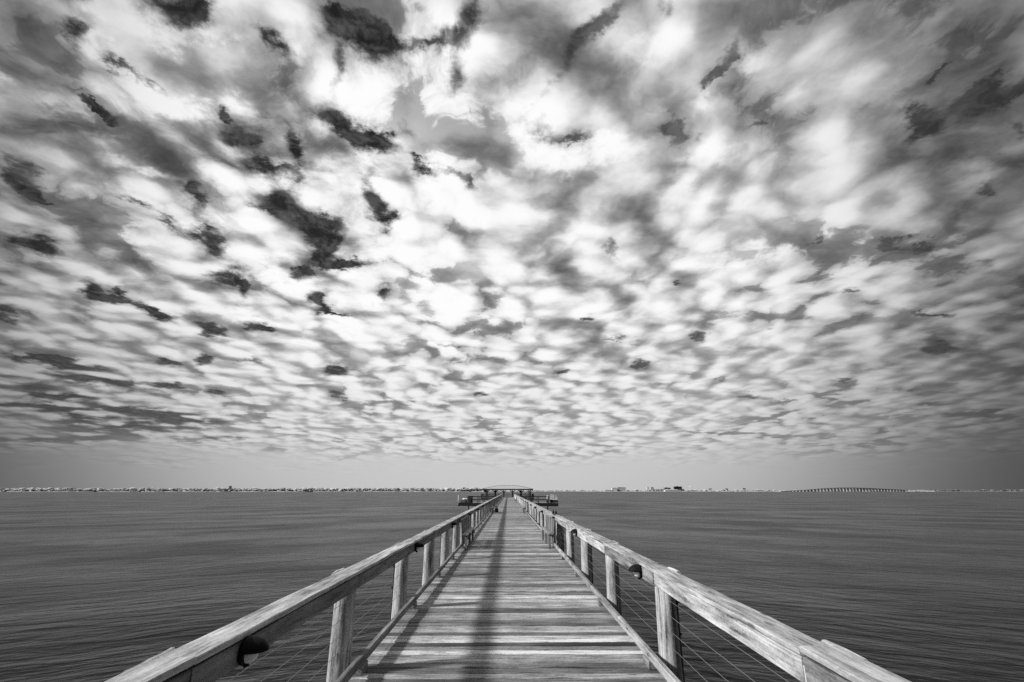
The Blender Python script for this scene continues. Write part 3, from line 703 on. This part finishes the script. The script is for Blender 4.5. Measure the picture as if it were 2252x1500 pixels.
# white container on a stool near the end of the right railing
o = empty('stool', (1.18, 78.0, 0)); tag(o, 'small dark folding stool on thin legs near the far right railing', 'stool')
b = MB(); b.box(-.2, .2, -.15, .15, .36, .46); b.build('seat', M['dark'], o)
for (lx, ly) in ((-.16, -.12), (.16, -.12), (-.16, .12), (.16, .12)):
    b = MB(); b.tube([(lx * .5, ly, 0), (lx, ly, .37)], .014, 6); b.build('leg', M['dark'], o)
o = empty('white_container', (1.18, 78.0, .46)); tag(o, 'tall white container standing on the small dark stool', 'container')
b = MB(); b.lathe((0, 0, 0), (0, 0, 1), [(0, 0), (.10, 0), (.115, .03), (.115, .36), (.09, .42), (.0, .43)], 14); b.build('container_body', M['white'], o)
b = MB(); b.lathe((0, 0, .43), (0, 0, 1), [(.05, 0), (.05, .04), (0, .045)], 10); b.build('lid', M['pale'], o)
# forked fitting on the right cap rail
o = empty('forked_fitting', (1.60, 17.95, .912)); tag(o, 'small dark forked fitting with two teardrop lobes on top of the right rail', 'fitting')
b = MB(); b.lathe((0, 0, 0), (0, 0, 1), [(.03, 0), (.03, .012), (.012, .02), (.012, .04)], 12); b.build('stem', M['feather'], o)
for dx, h in ((-.042, .03), (.046, .022)):
    b = MB(); b.lathe((dx, 0, h), (dx * .12, 0, 1), [(0, -.015), (.022, 0), (.041, .03), (.042, .055), (.028, .09), (.013, .12), (.006, .15)], 14, .5, (1, .55)); b.build('lobe', M['feather'], o)

# ------------------------------------------------------------------ side platforms of the pier, about 80 m out
def platform(side, label):
    o = empty('side_platform', (side * 4.6, 80, 0)); tag(o, label, 'platform')
    rp = random.Random(61 + side); x0, x1 = -2.8, 2.9                 # local, mirrored by side
    sx = lambda x: side * x
    b = MB(); yy = -1.9
    while yy < 2.0:
        b.plank((min(sx(x0), sx(x1)), yy, -.03), (max(sx(x0), sx(x1)), yy, -.03), .135, .04, 2, .004, 0, rp.uniform(.2, .4), rp.random(), rnd=rp); yy += .146
    b.build('deck_boards', M['deck'], o)
    b = MB()
    for yy in (-1.98, 2.03): b.plank((min(sx(x0), sx(x1)), yy, -.2), (max(sx(x0), sx(x1)), yy, -.28), .07, .48, 1, .01, 0, .08, rp.random())
    b.plank((sx(x1 + .04), -1.9, -.28), (sx(x1 + .04), 1.95, -.28), .07, .48, 1, .01, 0, .08, rp.random())
    b.build('edge_beam', M['beam'], o)
    for px_ in (-1.2, 1.6):
        for py in (1.2,):
            b = MB(); b.tube([(sx(px_), py, -3.5), (sx(px_), py, -.2)], .09, 8, .35); b.build('piling', M['post'], o)
    for px_ in (-1.6, .0, 1.5):
        for py in (-1.9, 1.95):
            b = MB(); b.box(sx(px_) - .07, sx(px_) + .07, py - .06, py + .06, -.1, .9, .12, .3); b.build('post', M['cross'], o)
    for py in (-1.9, 1.95):
        for z in (.88, .42):
            b = MB(); b.plank((min(sx(x0), sx(1.6)), py, z), (max(sx(x0), sx(1.6)), py, z), .07, .10, 1, .005, 0, .10, .4); b.build('rail_bar', M['beam'], o)
    return o
platform(-1, 'small railed side platform standing off the pier to the left'); platform(1, 'small railed side platform standing off the pier to the right')
# left platform: mooring pole, dark locker, boxed seat with a white roll
o = empty('white_pole', (-7.52, 78.0, -.30)); tag(o, 'thin white pole at the outer end of the left platform', 'pole')
b = MB(); b.tube([(0, 0, -.1), (0, 0, 1.35)], [.05, .05], 10); b.lathe((0, 0, 1.35), (0, 0, 1), [(.05, 0), (.03, .04), (0, .05)], 10); b.build('pole_shaft', M['white'], o)
o = empty('dark_locker', (-5.72, 78.6, 0)); tag(o, 'tall dark locker between rail and seat box on the left platform', 'locker')
b = MB(); b.box(-.32, .32, -.3, .3, .002, .95, .5, 0, .02); b.build('locker_body', M['dark'], o)
b = MB(); b.box(-.35, .35, -.33, .33, .955, 1.0, .5, 0, .01); b.build('lid', M['beam'], o)
o = empty('storage_box', (-6.65, 78.7, 0)); tag(o, 'low dark slatted box at the outer end of the left platform', 'box')
b = MB()
for k in range(4): b.box(-.62, .62, -.35, .35, .002 + k * .1, .085 + k * .1, .12 + .05 * (k % 2), .2 * k)
b.build('box_body', M['cross'], o)
o = empty('rolled_cover', (-6.50, 78.7, .385)); tag(o, 'bright white rolled cover lying on the low dark box', 'cover')
b = MB(); b.tube([(-.42, 0, .14), (-.2, .02, .15), (.1, 0, .12), (.42, -.02, .12)], [.13, .15, .12, .11], 12, jit=.01); b.build('roll', M['white'], o)
b = MB(); b.tube([(-.1, 0, .135), (-.07, 0, .135)], .155, 12); b.build('tie', M['pale'], o)
# right platform: bait counter with white back boards
o = empty('counter', (7.0, 78.6, 0)); tag(o, 'dark work counter at the outer end of the right platform', 'counter')
b = MB(); b.box(-.62, .55, -.35, .35, .002, .40, .5, 0, .015); b.build('counter_base', M['dark'], o)
b = MB(); b.box(-.66, .60, -.4, .4, .405, .47, .5, 0, .01); b.build('counter_top', M['white'], o)
o = empty('back_board', (6.78, 78.95, .47)); tag(o, 'upright white ribbed board standing behind the dark counter', 'board')
b = MB(); b.box(-.34, .26, -.02, .02, 0.0, .72, .5, 0, .01)
for k in range(5): b.box(-.30 + k * .12, -.27 + k * .12, -.035, -.022, .04, .68)
b.build('board_panel', M['white'], o)
o = empty('side_screen', (7.36, 78.95, .47)); tag(o, 'narrow pale screen right of the white ribbed board', 'screen')
b = MB(); b.box(-.22, .22, -.02, .02, .0, .64, .5, 0, .01); b.build('screen_panel', M['pale'], o)
b = MB(); b.box(.225, .26, -.03, .03, -.85, .66); b.build('screen_post', M['dark'], o)
o = empty('bait_tank', (6.05, 78.5, 0)); tag(o, 'pale upright tank left of the dark counter on the right platform', 'tank')
b = MB(); b.lathe((0, 0, .45), (0, 0, 1), [(0, 0), (.2, 0), (.21, .3), (.2, .55), (.1, .62), (0, .62)], 14); b.build('tank_body', M['pale'], o)
b = MB(); b.box(-.2, .2, -.2, .2, .002, .445); b.build('tank_stand', M['dark'], o)

# ------------------------------------------------------------------ pavilion at the end of the pier
PX, PY = -.2, 147.0
o = empty('end_platform', (PX, PY + 4, 0)); tag(o, 'wide timber platform carrying the pavilion at the end of the pier', 'platform')
b = MB(); yy = -4.9
while yy < 9.5: b.box(-7.6, 7.6, yy, yy + .135, -.05, -.01, rd.uniform(.25, .38), rd.random()); yy += .146
b.build('deck_boards', M['deck'], o)
b = MB()
for yy in (-5.0, 9.6): b.box(-7.6, 7.6, yy, yy + .08, -.42, -.055, .2, .3)
b.build('edge_beam', M['beam'], o)
for i in range(6):
    for yy in (-4.6, 2.0, 9.2):
        b = MB(); b.tube([(-7.2 + i * 2.88, yy, -3.6), (-7.2 + i * 2.88, yy, -.1)], .14, 8, .2); b.build('piling', M['post'], o)

pv = empty('pavilion', (PX, PY + 4, 0)); tag(pv, 'open pavilion with a low hipped pale roof and dark braced posts at the pier end', 'pavilion')
b = MB(); vs = []; EV, RG = 2.25, 4.05
# hip roof, slopes slightly bellied like the photograph's outline
rings = [(7.25, 5.2, 0.0), (6.1, 4.1, .27), (4.6, 2.6, .64), (3.6, 1.5, .84), (2.7, .5, .95), (2.3, .04, .98)]
for (hx, hy, h) in rings:
    vs += [(-hx, -hy, EV + h), (hx, -hy, EV + h), (hx, hy, EV + h), (-hx, hy, EV + h)]
fs = []
for i in range(len(rings) - 1):
    for k in range(4): a = i * 4; fs.append((a + k, a + (k + 1) % 4, a + 4 + (k + 1) % 4, a + 4 + k))
fs.append(tuple(len(vs) - 4 + k for k in range(4))); fs.append((3, 2, 1, 0))
b.add(vs, fs); b.build('roof', M['roof'], pv)
b = MB()
pts = [(-hx, -hy, EV + h + .03) for hx, hy, h in rings]; b.tube(pts, .03, 6); b.tube([(-p[0], p[1], p[2]) for p in pts], .05, 6)
b.tube([(-p[0], -p[1], p[2]) for p in pts], .03, 6); b.tube([(p[0], -p[1], p[2]) for p in pts], .03, 6)
b.tube([(-2.3, 0, EV + 1.01), (2.3, 0, EV + 1.01)], .06, 6); b.build('ridge_caps', M['beam'], pv)
b = MB()
for yy in (-5.27, 5.17): b.box(-7.3, 7.3, yy, yy + .1, EV - .26, EV + .06, .2)
for xx in (-7.25, 7.15): b.box(xx, xx + .1, -5.09, 5.09, EV - .30, EV - .005, .2)
b.build('eave_beam', M['beam'], pv)
for i in range(6):
    for yy in (-4.6, 4.5):
        x = -6.1 + i * 2.52 - (.0 if i < 3 else .0)
        if 1.9 < abs(x) or yy > 0 or True:
            b = MB(); b.box(x - .12, x + .12, yy - .12, yy + .12, 0, EV - .31, .2, 0, .01); b.build('post', M['beam'], pv)
            b = MB()
            for s_ in (-1, 1): b.plank((x + s_ * .12, yy, 1.35), (x + s_ * .72, yy, EV - .33), .12, .14, 1, .01, 0, .2)
            b.build('brace', M['beam'], pv)
# railings round the end platform
def small_rail(x0, y0, x1, y1, label):
    o = empty('end_railing', ((x0 + x1) / 2, (y0 + y1) / 2, 0)); tag(o, label, 'railing')
    ln = math.hypot(x1 - x0, y1 - y0); n = max(1, round(ln / 2.0)); cx, cy = (x0 + x1) / 2, (y0 + y1) / 2
    for i in range(n + 1):
        x = x0 + (x1 - x0) * i / n - cx; y = y0 + (y1 - y0) * i / n - cy
        b = MB(); b.box(x - .07, x + .07, y - .07, y + .07, -.05, .86, .12, .1 * i); b.build('post', M['cross'], o)
    for z, h, w in ((.90, .06, .18), (.60, .10, .05), (.22, .10, .05)):
        b = MB(); b.plank((x0 - cx, y0 - cy, z), (x1 - cx, y1 - cy, z), w, h, 1, .006, 0, .14, .4); b.build('rail_bar', M['beam'], o)
small_rail(-7.7, 146.1, -1.8, 146.1, 'railing along the near edge of the end platform, left of the pier mouth')
small_rail(1.4, 146.1, 7.3, 146.1, 'railing along the near edge of the end platform, right of the pier mouth')
small_rail(-7.7, 160.5, 7.3, 160.5, 'railing along the seaward far edge of the end platform')
small_rail(-7.7, 146.3, -7.7, 160.3, 'railing on the left side of the end platform'); small_rail(7.3, 146.3, 7.3, 160.3, 'railing on the right side of the end platform')
